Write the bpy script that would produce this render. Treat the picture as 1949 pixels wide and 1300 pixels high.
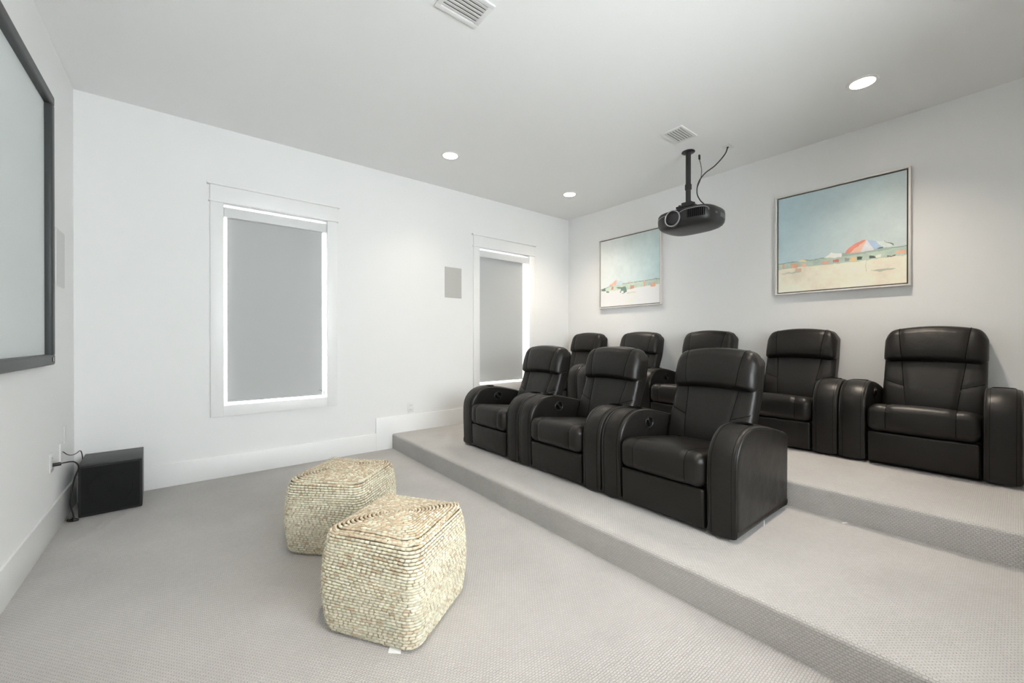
import bpy, bmesh, math, random
import numpy as np
from mathutils import Vector, Matrix
from mathutils.geometry import delaunay_2d_cdt

for o in list(bpy.data.objects):
    bpy.data.objects.remove(o, do_unlink=True)
scene = bpy.context.scene
COL = scene.collection
random.seed(7)

# ------------------------------------------------------------------ camera
FPX = 772.34
cam_d = bpy.data.cameras.new('camera')
cam = bpy.data.objects.new('camera', cam_d)
COL.objects.link(cam)
cam.location = (0.652, -4.366, 1.2)
cam.rotation_euler = (math.radians(90 - 0.1545), 0, math.radians(-38.7023))
cam_d.sensor_fit = 'HORIZONTAL'
cam_d.sensor_width = 36.0
cam_d.lens = FPX * 36.0 / 1949.0
cam_d.clip_start = 0.05
scene.camera = cam

# ------------------------------------------------------------------ light
world = bpy.data.worlds.new('daylight')
scene.world = world
world.use_nodes = True
bg = world.node_tree.nodes['Background']
bg.inputs['Color'].default_value = (0.93, 0.985, 1.0, 1)
bg.inputs['Strength'].default_value = 9.2
LAMP_W = 3.9         # front zone (dimmed)
LAMP_W_BACK = 9.0    # back-row zone
LAMP_COL = (1.0, 0.87, 0.72)
vs = scene.view_settings
vs.view_transform = 'Standard'
vs.look = 'None'
vs.gamma = 1.0
vs.use_curve_mapping = False
vs.exposure = 0.78

# ------------------------------------------------------------------ room numbers (metres)
LX, H = 5.272, 3.056          # screen wall x=0, painting wall x=LX, window wall y=0
YN = -5.6                     # wall behind the camera
R1, R2 = 0.163, 0.326         # platform heights
SX1, SX2 = 2.433, 3.590       # riser positions
BT, BH = 0.015, 0.189         # baseboard

# ------------------------------------------------------------------ materials
def new_mat(name):
    m = bpy.data.materials.new(name)
    m.use_nodes = True
    nt = m.node_tree
    return m, nt, nt.nodes['Principled BSDF']

def N(nt, t, **kw):
    n = nt.nodes.new(t)
    for k, v in kw.items():
        if k in n.inputs:
            n.inputs[k].default_value = v
        else:
            setattr(n, k, v)
    return n

def mat_plain(name, col, rough=0.5, spec=0.5, metal=0.0, noise=None, bump=0.0, nscale=200.0):
    m, nt, b = new_mat(name)
    b.inputs['Roughness'].default_value = rough
    b.inputs['Specular IOR Level'].default_value = spec
    b.inputs['Metallic'].default_value = metal
    tc = N(nt, 'ShaderNodeTexCoord')
    nz = N(nt, 'ShaderNodeTexNoise', Scale=nscale, Detail=3.0)
    nt.links.new(tc.outputs['Object'], nz.inputs['Vector'])
    mx = N(nt, 'ShaderNodeMix', data_type='RGBA')
    v = noise if noise is not None else 0.03
    mx.inputs[6].default_value = tuple(c * (1 - v) for c in col) + (1,)
    mx.inputs[7].default_value = tuple(min(1, c * (1 + v)) for c in col) + (1,)
    nt.links.new(nz.outputs['Fac'], mx.inputs[0])
    nt.links.new(mx.outputs[2], b.inputs['Base Color'])
    if bump:
        bp = N(nt, 'ShaderNodeBump', Strength=0.4, Distance=bump)
        nt.links.new(nz.outputs['Fac'], bp.inputs['Height'])
        nt.links.new(bp.outputs['Normal'], b.inputs['Normal'])
    return m

def mat_carpet():
    m, nt, b = new_mat('carpet_loop')
    b.inputs['Roughness'].default_value = 0.95
    b.inputs['Specular IOR Level'].default_value = 0.1
    uv = N(nt, 'ShaderNodeUVMap')
    uv.uv_map = 'UVMap'
    nzd = N(nt, 'ShaderNodeTexNoise', Scale=60.0, Detail=1.0)
    nt.links.new(uv.outputs['UV'], nzd.inputs['Vector'])
    off = N(nt, 'ShaderNodeVectorMath', operation='MULTIPLY_ADD')
    nt.links.new(nzd.outputs['Color'], off.inputs[0])
    off.inputs[1].default_value = (0.005, 0.005, 0)
    nt.links.new(uv.outputs['UV'], off.inputs[2])
    br = N(nt, 'ShaderNodeTexBrick', Scale=1.0)
    br.offset = 0.5
    br.inputs['Color1'].default_value = (1, 1, 1, 1)
    br.inputs['Color2'].default_value = (0.72, 0.72, 0.72, 1)
    br.inputs['Mortar'].default_value = (0, 0, 0, 1)
    br.inputs['Mortar Size'].default_value = 0.0022
    br.inputs['Mortar Smooth'].default_value = 1.0
    br.inputs['Brick Width'].default_value = 0.0150
    br.inputs['Row Height'].default_value = 0.0095
    nt.links.new(off.outputs[0], br.inputs['Vector'])
    fine = N(nt, 'ShaderNodeTexNoise', Scale=350.0, Detail=3.0)
    nt.links.new(uv.outputs['UV'], fine.inputs['Vector'])
    big = N(nt, 'ShaderNodeTexNoise', Scale=2.2, Detail=4.0)
    nt.links.new(uv.outputs['UV'], big.inputs['Vector'])
    ad = N(nt, 'ShaderNodeMath', operation='MULTIPLY_ADD')
    nt.links.new(fine.outputs['Fac'], ad.inputs[0])
    ad.inputs[1].default_value = 0.5
    nt.links.new(br.outputs['Color'], ad.inputs[2])
    bp = N(nt, 'ShaderNodeBump', Strength=0.7, Distance=0.003)
    nt.links.new(ad.outputs[0], bp.inputs['Height'])
    nt.links.new(bp.outputs['Normal'], b.inputs['Normal'])
    c1 = N(nt, 'ShaderNodeMix', data_type='RGBA')
    c1.inputs[6].default_value = (0.425, 0.412, 0.40, 1)
    c1.inputs[7].default_value = (0.57, 0.553, 0.536, 1)
    nt.links.new(br.outputs['Color'], c1.inputs[0])
    c2 = N(nt, 'ShaderNodeMix', data_type='RGBA', blend_type='MULTIPLY')
    c2.inputs[0].default_value = 1.0
    rmp = N(nt, 'ShaderNodeMapRange')
    rmp.inputs[1].default_value = 0.3
    rmp.inputs[2].default_value = 0.7
    rmp.inputs[3].default_value = 0.93
    rmp.inputs[4].default_value = 1.05
    nt.links.new(big.outputs['Fac'], rmp.inputs[0])
    nt.links.new(c1.outputs[2], c2.inputs[6])
    nt.links.new(rmp.outputs[0], c2.inputs[7])
    nt.links.new(c2.outputs[2], b.inputs['Base Color'])
    return m

def mat_leather():
    m, nt, b = new_mat('black_leather')
    b.inputs['Base Color'].default_value = (0.0108, 0.0098, 0.0088, 1)
    b.inputs['Roughness'].default_value = 0.42
    b.inputs['Specular IOR Level'].default_value = 0.33
    tc = N(nt, 'ShaderNodeTexCoord')
    vo = N(nt, 'ShaderNodeTexVoronoi', Scale=420.0)
    nz = N(nt, 'ShaderNodeTexNoise', Scale=9.0, Detail=4.0)
    nt.links.new(tc.outputs['Object'], vo.inputs['Vector'])
    nt.links.new(tc.outputs['Object'], nz.inputs['Vector'])
    b1 = N(nt, 'ShaderNodeBump', Strength=0.12, Distance=0.0008)
    nt.links.new(vo.outputs['Distance'], b1.inputs['Height'])
    b2 = N(nt, 'ShaderNodeBump', Strength=0.35, Distance=0.012)
    nt.links.new(nz.outputs['Fac'], b2.inputs['Height'])
    nt.links.new(b1.outputs['Normal'], b2.inputs['Normal'])
    nt.links.new(b2.outputs['Normal'], b.inputs['Normal'])
    rm = N(nt, 'ShaderNodeMapRange')
    rm.inputs[3].default_value = 0.33
    rm.inputs[4].default_value = 0.45
    nt.links.new(nz.outputs['Fac'], rm.inputs[0])
    nt.links.new(rm.outputs[0], b.inputs['Roughness'])
    return m

def mat_attr(name, rough=0.85, spec=0.2, bump=0.0, bscale=300):
    m, nt, b = new_mat(name)
    b.inputs['Roughness'].default_value = rough
    b.inputs['Specular IOR Level'].default_value = spec
    at = N(nt, 'ShaderNodeAttribute')
    at.attribute_name = 'Col'
    nt.links.new(at.outputs['Color'], b.inputs['Base Color'])
    if bump:
        tc = N(nt, 'ShaderNodeTexCoord')
        nz = N(nt, 'ShaderNodeTexNoise', Scale=bscale, Detail=3.0)
        nt.links.new(tc.outputs['Object'], nz.inputs['Vector'])
        bp = N(nt, 'ShaderNodeBump', Strength=0.5, Distance=bump)
        nt.links.new(nz.outputs['Fac'], bp.inputs['Height'])
        nt.links.new(bp.outputs['Normal'], b.inputs['Normal'])
    return m

def mat_emit(name, col, strength):
    m, nt, b = new_mat(name)
    b.inputs['Base Color'].default_value = col + (1,)
    b.inputs['Emission Color'].default_value = col + (1,)
    b.inputs['Emission Strength'].default_value = strength
    return m

def mat_glass():
    m = bpy.data.materials.new('window_glass')
    m.use_nodes = True
    nt = m.node_tree
    nt.nodes.clear()
    out = N(nt, 'ShaderNodeOutputMaterial')
    tr = N(nt, 'ShaderNodeBsdfTransparent')
    gl = N(nt, 'ShaderNodeBsdfGlossy', Roughness=0.02)
    lw = N(nt, 'ShaderNodeFresnel', IOR=1.45)
    mx = N(nt, 'ShaderNodeMixShader')
    nt.links.new(lw.outputs[0], mx.inputs[0])
    nt.links.new(tr.outputs[0], mx.inputs[1])
    nt.links.new(gl.outputs[0], mx.inputs[2])
    nt.links.new(mx.outputs[0], out.inputs['Surface'])
    return m

M = dict(
    wall=mat_plain('wall_paint', (0.86, 0.86, 0.855), 0.7, 0.25, noise=0.008, bump=0.0006, nscale=120),
    ceil=mat_plain('ceiling_paint', (0.90, 0.90, 0.895), 0.8, 0.2, noise=0.01, bump=0.0006, nscale=90),
    trim=mat_plain('trim_paint', (0.88, 0.88, 0.875), 0.38, 0.45, noise=0.006, nscale=60),
    carpet=mat_carpet(),
    leather=mat_leather(),
    seam=mat_plain('seam_thread', (0.003, 0.003, 0.003), 0.8, 0.1),
    piping=mat_plain('piping_leather', (0.016, 0.0145, 0.013), 0.4, 0.4),
    blackplastic=mat_plain('black_plastic', (0.012, 0.012, 0.012), 0.35, 0.5),
    darkvoid=mat_plain('dark_void', (0.004, 0.004, 0.004), 0.9, 0.05),
    projector=mat_plain('projector_shell', (0.022, 0.022, 0.023), 0.42, 0.5),
    mount=mat_plain('mount_metal', (0.016, 0.016, 0.016), 0.45, 0.5),
    silver=mat_plain('silver_ring', (0.45, 0.45, 0.45), 0.3, 0.5, metal=0.6),
    lens=mat_plain('lens_glass', (0.03, 0.03, 0.035), 0.08, 0.6),
    greyprint=mat_plain('grey_sticker', (0.16, 0.16, 0.16), 0.6, 0.3),
    whiteplastic=mat_plain('white_plastic', (0.80, 0.80, 0.79), 0.35, 0.45),
    slot=mat_plain('outlet_slot', (0.10, 0.10, 0.10), 0.6, 0.2),
    duct=mat_plain('vent_duct', (0.30, 0.30, 0.30), 0.7, 0.2),
    greygrille=mat_plain('speaker_grille', (0.52, 0.51, 0.49), 0.7, 0.2, noise=0.12, nscale=900),
    palegrille=mat_plain('speaker_grille_pale', (0.70, 0.70, 0.69), 0.7, 0.2, noise=0.05, nscale=900),
    sub=mat_plain('subwoofer_vinyl', (0.010, 0.0105, 0.011), 0.5, 0.35),
    subtop=mat_plain('subwoofer_top', (0.022, 0.024, 0.025), 0.45, 0.5),
    subcloth=mat_plain('subwoofer_cloth', (0.007, 0.0075, 0.008), 0.75, 0.25, noise=0.3, nscale=700),
    screen=mat_plain('screen_cloth', (0.70, 0.74, 0.74), 0.75, 0.2, noise=0.006),
    frameblk=mat_plain('screen_frame_velvet', (0.040, 0.045, 0.046), 0.45, 0.5, noise=0.08),
    blind=mat_plain('blind_fabric', (0.51, 0.52, 0.52), 0.85, 0.1, noise=0.02, nscale=500),
    cassette=mat_plain('blind_cassette', (0.74, 0.745, 0.745), 0.5, 0.3),
    champagne=mat_plain('champagne_metal', (0.80, 0.775, 0.74), 0.35, 0.5, metal=0.1),
    frameside=mat_plain('frame_side_dark', (0.10, 0.085, 0.07), 0.6, 0.3),
    paint=mat_attr('oil_paint', 0.6, 0.3, 0.0015, 60),
    weave=mat_attr('woven_strands', 0.9, 0.1, 0.0015, 900),
    jute=mat_plain('jute_core', (0.30, 0.24, 0.165), 0.95, 0.05, noise=0.25, nscale=300),
    paper=mat_plain('white_paper', (0.85, 0.85, 0.84), 0.6, 0.2),
    lampglass=mat_emit('lamp_lens', (1.0, 0.95, 0.88), 14.0),
    baffle=mat_plain('lamp_baffle', (0.82, 0.81, 0.79), 0.45, 0.4),
    glass=mat_glass(),
)

# ------------------------------------------------------------------ helpers
def link(o, parent=None):
    COL.objects.link(o)
    if parent is not None:
        o.parent = parent
    return o

def mobj(name, me, mat, parent=None, smooth=True, sharp=35):
    if not me.materials:
        me.materials.append(mat)
    if smooth:
        me.polygons.foreach_set('use_smooth', [True] * len(me.polygons))
        if sharp:
            me.set_sharp_from_angle(angle=math.radians(sharp))
    return link(bpy.data.objects.new(name, me), parent)

def from_bm(bm, name):
    bmesh.ops.recalc_face_normals(bm, faces=bm.faces)
    me = bpy.data.meshes.new(name)
    bm.to_mesh(me)
    bm.free()
    return me

def pyd(name, v, f):
    me = bpy.data.meshes.new(name)
    me.from_pydata([tuple(p) for p in v], [], [tuple(q) for q in f])
    me.validate()
    me.update()
    return me

def tag(o, label, cat=None, group=None, kind=None):
    o['label'] = label
    if cat:
        o['category'] = cat
    if group:
        o['group'] = group
    if kind:
        o['kind'] = kind
    return o

def empty(name, loc=(0, 0, 0), rz=0.0):
    o = bpy.data.objects.new(name, None)
    o.empty_display_size = 0.1
    o.location = loc
    o.rotation_euler = (0, 0, rz)
    return link(o)

def box(name, x0, x1, y0, y1, z0, z1, mat, parent=None, bev=0.0, seg=2):
    bm = bmesh.new()
    bmesh.ops.create_cube(bm, size=1)
    for v in bm.verts:
        v.co = Vector((x0 + (v.co.x + .5) * (x1 - x0), y0 + (v.co.y + .5) * (y1 - y0), z0 + (v.co.z + .5) * (z1 - z0)))
    if bev:
        bmesh.ops.bevel(bm, geom=list(bm.edges), offset=bev, segments=seg, profile=0.5, affect='EDGES')
    return mobj(name, from_bm(bm, name), mat, parent, smooth=bool(bev))

def boxes(name, lst, mat, parent=None):
    v, f = [], []
    for (x0, x1, y0, y1, z0, z1) in lst:
        b = len(v)
        v += [(x, y, z) for z in (z0, z1) for y in (y0, y1) for x in (x0, x1)]
        f += [(b, b + 2, b + 3, b + 1), (b + 4, b + 5, b + 7, b + 6), (b, b + 1, b + 5, b + 4),
              (b + 2, b + 6, b + 7, b + 3), (b, b + 4, b + 6, b + 2), (b + 1, b + 3, b + 7, b + 5)]
    return mobj(name, pyd(name, v, f), mat, parent, smooth=False)

def catmull(pts, n=8, closed=False):
    pts = [Vector(p) for p in pts]
    out = []
    m = len(pts)
    rng = range(m) if closed else range(m - 1)
    for i in rng:
        p0 = pts[(i - 1) % m] if (closed or i > 0) else pts[0] * 2 - pts[1]
        p1 = pts[i]
        p2 = pts[(i + 1) % m]
        p3 = pts[(i + 2) % m] if (closed or i + 2 < m) else pts[-1] * 2 - pts[-2]
        for k in range(n):
            t = k / n
            out.append(0.5 * ((2 * p1) + (-p0 + p2) * t + (2 * p0 - 5 * p1 + 4 * p2 - p3) * t * t + (-p0 + 3 * p1 - 3 * p2 + p3) * t ** 3))
    if not closed:
        out.append(pts[-1].copy())
    return out

def tube(name, pts, r, mat, parent=None, sides=8, closed=False):
    pts = [Vector(p) for p in pts]
    v, f = [], []
    n = len(pts)
    prev = None
    for i, p in enumerate(pts):
        a = pts[(i - 1) % n] if (closed or i > 0) else pts[i]
        b = pts[(i + 1) % n] if (closed or i < n - 1) else pts[i]
        t = (b - a).normalized()
        if prev is None:
            ref = Vector((0, 0, 1)) if abs(t.z) < 0.9 else Vector((1, 0, 0))
            u = t.cross(ref).normalized()
        else:
            u = (prev - t * prev.dot(t)).normalized()
        prev = u
        w = t.cross(u)
        for k in range(sides):
            an = 2 * math.pi * k / sides
            v.append(p + (u * math.cos(an) + w * math.sin(an)) * r)
    m = n if closed else n - 1
    for i in range(m):
        for k in range(sides):
            i2 = (i + 1) % n
            f.append((i * sides + k, i * sides + (k + 1) % sides, i2 * sides + (k + 1) % sides, i2 * sides + k))
    if not closed:
        f.append(tuple(range(sides))[::-1])
        f.append(tuple((n - 1) * sides + k for k in range(sides)))
    return mobj(name, pyd(name, v, f), mat, parent, sharp=60)

def lathe(name, prof, mat, parent=None, sides=40, axis='Z', loc=(0, 0, 0), ell=1.0, cap0=False, cap1=False, sharp=40):
    """prof: (radius, height) list, spun about an axis"""
    v, f = [], []
    for (r, h) in prof:
        for k in range(sides):
            a = 2 * math.pi * k / sides
            p = (r * math.cos(a), r * math.sin(a) * ell, h)
            if axis == 'X':
                p = (p[2], p[0], p[1])
            elif axis == 'Y':
                p = (p[0], p[2], p[1])
            v.append((p[0] + loc[0], p[1] + loc[1], p[2] + loc[2]))
    for i in range(len(prof) - 1):
        for k in range(sides):
            k2 = (k + 1) % sides
            f.append((i * sides + k, i * sides + k2, (i + 1) * sides + k2, (i + 1) * sides + k))
    if cap0:
        f.append(tuple(range(sides)))
    if cap1:
        f.append(tuple((len(prof) - 1) * sides + k for k in range(sides)))
    bm = bmesh.new()
    me = pyd(name, v, f)
    bm.from_mesh(me)
    bpy.data.meshes.remove(me)
    return mobj(name, from_bm(bm, name), mat, parent, sharp=sharp)

class RBox:
    """a rounded box whose surface is then warped; also maps single surface points (for seams)"""
    def __init__(self, c, h, r, n, warp=None, rs=4):
        self.c, self.h, self.r, self.warp = Vector(c), Vector(h), r, warp
        self.ax = []
        for a in range(3):
            inn = self.h[a] - r
            e = [inn + r * math.tan(math.pi / 4 * k / rs) for k in range(1, rs + 1)]
            mid = [-inn + 2 * inn * k / n[a] for k in range(n[a] + 1)]
            self.ax.append([-x for x in reversed(e)] + mid + e)
    def rnd(self, p):
        q = Vector([max(-(self.h[a] - self.r), min(self.h[a] - self.r, p[a])) for a in range(3)])
        d = Vector(p) - q
        if d.length < 1e-9:
            return q
        return q + d.normalized() * self.r
    def at(self, p):
        """p: point on the box in local (uncentred) coordinates"""
        w = self.rnd(p) + self.c
        return Vector(self.warp(w)) if self.warp else w
    def mesh(self, name):
        X, Y, Z = self.ax
        idx, v, f = {}, [], []
        def g(i, j, k):
            if (i, j, k) not in idx:
                idx[(i, j, k)] = len(v)
                v.append(self.at((X[i], Y[j], Z[k])))
            return idx[(i, j, k)]
        a, b, c = len(X) - 1, len(Y) - 1, len(Z) - 1
        for j in range(b):
            for k in range(c):
                f.append((g(0, j, k), g(0, j, k + 1), g(0, j + 1, k + 1), g(0, j + 1, k)))
                f.append((g(a, j, k), g(a, j + 1, k), g(a, j + 1, k + 1), g(a, j, k + 1)))
        for i in range(a):
            for k in range(c):
                f.append((g(i, 0, k), g(i + 1, 0, k), g(i + 1, 0, k + 1), g(i, 0, k + 1)))
                f.append((g(i, b, k), g(i, b, k + 1), g(i + 1, b, k + 1), g(i + 1, b, k)))
            for j in range(b):
                f.append((g(i, j, 0), g(i, j + 1, 0), g(i + 1, j + 1, 0), g(i + 1, j, 0)))
                f.append((g(i, j, c), g(i + 1, j, c), g(i + 1, j + 1, c), g(i, j + 1, c)))
        return pyd(name, v, f)

def copy_tree(o, parent=None):
    c = o.copy()
    COL.objects.link(c)
    c.parent = parent
    for ch in o.children:
        copy_tree(ch, c)
    return c

def struct(o, label):
    return tag(o, label, kind='structure')

# ------------------------------------------------------------------ the room shell
LAMPS = [(2.72, -0.795), (4.451, -0.794), (4.451, -3.66), (2.72, -3.66), (0.99, -3.66)]  # last one is an added lamp, out of view, to lift the light
LAMP_HOLE = 0.076

def sheet_uv(name, v, f, uvs, mat):
    me = pyd(name, v, f)
    uv = me.uv_layers.new(name='UVMap')
    for lp in me.loops:
        uv.data[lp.index].uv = uvs[lp.vertex_index]
    return mobj(name, me, mat, None, smooth=True, sharp=0)

fl = sheet_uv('floor', [(0, YN, 0), (SX1 + .05, YN, 0), (SX1 + .05, 0, 0), (0, 0, 0)], [(0, 1, 2, 3)],
              [(0, YN), (SX1 + .05, YN), (SX1 + .05, 0), (0, 0)], M['carpet'])
struct(fl, 'pale grey loop pile carpet on the lower floor')

def platform(name, x0, x1, z0, z1, label, y1):
    r = 0.022
    prof = [(x0, z0)]
    prof += [(x0, z0 + (z1 - z0 - r) * k / 4) for k in range(1, 5)]
    for k in range(1, 9):
        a = math.pi / 2 * k / 8
        prof.append((x0 + r - r * math.cos(a), z1 - r + r * math.sin(a)))
    prof += [(x0 + .1, z1), (x1, z1)]
    s = [0]
    for a, b in zip(prof, prof[1:]):
        s.append(s[-1] + math.hypot(b[0] - a[0], b[1] - a[1]))
    v, f, uv = [], [], []
    ys = [YN + (y1 - YN) * k / 12 for k in range(13)]
    for (p, q), t in zip(prof, s):
        for y in ys:
            v.append((p, y, q))
            uv.append((y, t))
    m = len(ys)
    for i in range(len(prof) - 1):
        for k in range(m - 1):
            f.append((i * m + k, i * m + k + 1, (i + 1) * m + k + 1, (i + 1) * m + k))
    f = [q[::-1] for q in f]
    return struct(sheet_uv(name, v, f, uv, M['carpet']), label)

platform('seating_platform', SX1, SX2 + .05, 0, R1, 'low carpeted platform under the three-seat row', 0)
platform('seating_platform', SX2, LX, R1, R2, 'upper carpeted platform under the five-seat row', 0)

# ceiling with holes for the downlights
TH = 0.12
pts = [Vector((-TH, YN - TH)), Vector((LX + TH, YN - TH)), Vector((LX + TH, TH)), Vector((-TH, TH))]
edges = [(0, 1), (1, 2), (2, 3), (3, 0)]
for (lx, ly) in LAMPS:
    b = len(pts)
    n = 32
    for k in range(n):
        a = 2 * math.pi * k / n
        pts.append(Vector((lx + LAMP_HOLE * math.cos(a), ly + LAMP_HOLE * math.sin(a))))
        edges.append((b + k, b + (k + 1) % n))
cv, ce, cf, _, _, _ = delaunay_2d_cdt(pts, edges, [], 1, 1e-6)
cf = [t for t in cf if all((sum((cv[i] for i in t), Vector((0, 0))) / len(t) - Vector(l)).length > LAMP_HOLE * 0.98 for l in LAMPS)]
struct(mobj('ceiling', pyd('ceiling', [(p.x, p.y, H) for p in cv], [t[::-1] for t in cf]), M['ceil'], None, smooth=False), 'flat white painted ceiling')

struct(boxes('wall_left', [(-TH, 0, YN - TH, TH, 0, H)], M['wall']), 'white wall carrying the projection screen')
struct(boxes('wall_right', [(LX, LX + TH, YN - TH, TH, 0, H)], M['wall']), 'white wall hung with two beach paintings')
W_FILL = (0.75, 3.30, 0.95, 2.45)  # opening added out of view so daylight brightens the room
struct(boxes('wall_front', [(0, W_FILL[0], YN - TH, YN, 0, H), (W_FILL[1], LX, YN - TH, YN, 0, H), (W_FILL[0], W_FILL[1], YN - TH, YN, 0, W_FILL[2]),
                            (W_FILL[0], W_FILL[1], YN - TH, YN, W_FILL[3], H)], M['wall']), 'white wall behind the viewer with an added window for fill daylight')
we = empty('fill_window', ((W_FILL[0] + W_FILL[1]) / 2, YN, W_FILL[2]))
struct(we, 'wide unseen window added behind the viewer for fill daylight')
dh, wh3 = (W_FILL[1] - W_FILL[0]) / 2, W_FILL[3] - W_FILL[2]
for q in ((-dh - .09, -dh, -.09, wh3 + .09), (dh, dh + .09, -.09, wh3 + .09), (-dh, dh, wh3, wh3 + .09), (-dh, dh, -.09, 0)):
    box('casing', q[0], q[1], 0, .02, q[2], q[3], M['trim'], we, bev=.002)
for k in range(3):
    a = -dh + 2 * dh * k / 3 + .003
    b = -dh + 2 * dh * (k + 1) / 3 - .003
    for q in ((a, a + .035, 0, wh3), (b - .035, b, 0, wh3), (a + .035, b - .035, 0, .04), (a + .035, b - .035, wh3 - .04, wh3)):
        box('sash_rail', q[0], q[1], -.08, -.04, q[2], q[3], M['trim'], we)
    box('pane', a + .035, b - .035, -.063, -.057, .04, wh3 - .04, M['glass'], we)
W1 = (0.902, 1.758, 0.624, 2.396)
W2 = (3.603, 4.453, 0.624, 2.396)
wy = (0.0, TH)
struct(boxes('wall_back', [
    (0, W1[0], *wy, 0, H), (W1[1], W2[0], *wy, 0, H), (W2[1], LX, *wy, 0, H),
    (W1[0], W1[1], *wy, 0, W1[2]), (W1[0], W1[1], *wy, W1[3], H),
    (W2[0], W2[1], *wy, 0, W2[2]), (W2[0], W2[1], *wy, W2[3], H)], M['wall']), 'white wall with two blind-covered windows')

# baseboards
BBS = 2.252
def board(name, x0, x1, y0, y1, z0, z1, label):
    struct(box(name, x0, x1, y0, y1, z0, z1, M['trim'], None, bev=0.003), label)
board('baseboard_left', 0.0, BT, YN, -BT, 0, BH, 'tall white baseboard under the projection screen')
board('baseboard_back', 0.0, BBS, -BT, 0, 0, BH, 'tall white baseboard below the first window')
board('baseboard_back', BBS, 3.42, -BT, 0, 0, R1 + BH, 'raised white baseboard stepping up to the lower platform')
board('baseboard_back', 3.42, LX, -BT, 0, 0.1, R2 + BH, 'white baseboard along the upper platform under the second window')
board('baseboard_right', LX - BT, LX, YN, -BT, R2, R2 + BH, 'white baseboard behind the back row of chairs')
board('baseboard_front', BT, SX1, YN, YN + BT, 0, BH, 'white baseboard on the wall behind the viewer')

# windows
def window(name, w, label, bx0, bx1, blabel, bz):
    x0, x1, z0, z1 = w
    cw = 0.093
    t = 0.019
    e = empty(name, ((x0 + x1) / 2, 0, z0))
    struct(e, label)
    ox, oz = -(x0 + x1) / 2, -z0
    def b(n, a0, a1, c0, c1, d0, d1, m='trim', par=e, bev=0.002):
        return box(n, a0 + ox, a1 + ox, c0, c1, d0 + oz, d1 + oz, M[m], par, bev=bev)
    b('side_casing', x0 - cw, x0, -t, 0, z0 - 0.089, z1 + 0.006)
    b('side_casing', x1, x1 + cw, -t, 0, z0 - 0.089, z1 + 0.006)
    b('bottom_casing', x0, x1, -t, 0, z0 - 0.089, z0)
    b('bead', x0 - cw - 0.012, x1 + cw + 0.012, -t - 0.012, 0, z1 + 0.006, z1 + 0.018)
    b('head_casing', x0 - cw, x1 + cw, -t - 0.004, 0, z1 + 0.018, z1 + 0.150)
    b('cap', x0 - cw - 0.022, x1 + cw + 0.022, -t - 0.024, 0, z1 + 0.150, z1 + 0.169)
    # jamb lining, 12 mm thick inside the opening
    jt = 0.004
    for q in ((x0, x0 + jt, z0, z1), (x1 - jt, x1, z0, z1), (x0 + jt, x1 - jt, z0, z0 + jt), (x0 + jt, x1 - jt, z1 - jt, z1)):
        b('jamb', q[0], q[1], -0.002, TH + .02, q[2], q[3], bev=0)
    fr = 0.035
    zm = (z0 + z1) / 2
    b('sash_stile', x0 + jt, x0 + jt + .012, TH - .03, TH, z0 + jt, z1 - jt, bev=0)
    b('sash_stile', x1 - jt - .012, x1 - jt, TH - .03, TH, z0 + jt, z1 - jt, bev=0)
    b('sash_rail', x0 + fr, x1 - fr, TH - .03, TH, zm - .02, zm + .02, bev=0)
    b('pane', x0 + jt + .012, x1 - jt - .012, TH - .016, TH - .012, z0 + jt, zm - .02, 'glass', bev=0)
    b('pane', x0 + jt + .012, x1 - jt - .012, TH - .016, TH - .012, zm + .02, z1 - jt, 'glass', bev=0)
    # roller blind
    r = empty('roller_blind', ((bx0 + bx1) / 2, 0.035, bz))
    tag(r, blabel, 'blind', 'roller blinds')
    hw = (bx1 - bx0) / 2
    top = z1 - bz
    box('fabric', -hw, hw, 0.006, 0.0075, 0.012, top - 0.06, M['blind'], r)
    box('bottom_bar', -hw, hw, 0.0, 0.013, 0.0, 0.018, M['blind'], r, bev=0.004)
    cx = (x0 + x1) / 2 - (bx0 + bx1) / 2
    ch = (x1 - x0) / 2 - 0.006
    box('cassette', cx - ch, cx + ch, -0.035, 0.035, top - 0.108, top - 0.022, M['cassette'], r, bev=0.006)
    return r

RB1 = window('window_1', W1, 'white cased window nearest the projection screen', 0.932, 1.722,
             'grey roller blind with bright edges, between the screen and the wall speaker', 0.648)
RB2 = window('window_2', W2, 'white cased window in the corner behind the recliners', 3.628, 4.378,
             'pale roller blind of the window half hidden by the front recliners', 0.648)
# bead chain and its tensioner on the first blind
tube('bead_chain', [(0.406, -0.012, 1.66), (0.4065, -0.012, 0.8), (0.407, -0.012, 0.03)], 0.0015, M['whiteplastic'], RB1, 6)
box('chain_tensioner', 0.400, 0.414, -0.02, -0.006, 0.005, 0.05, M['whiteplastic'], RB1, bev=0.002)
tube('chain_hook', catmull([(0.360, -0.015, 0.052), (0.378, -0.018, 0.052), (0.404, -0.018, 0.025)], 5), 0.0018, M['slot'], RB1, 6)

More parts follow.
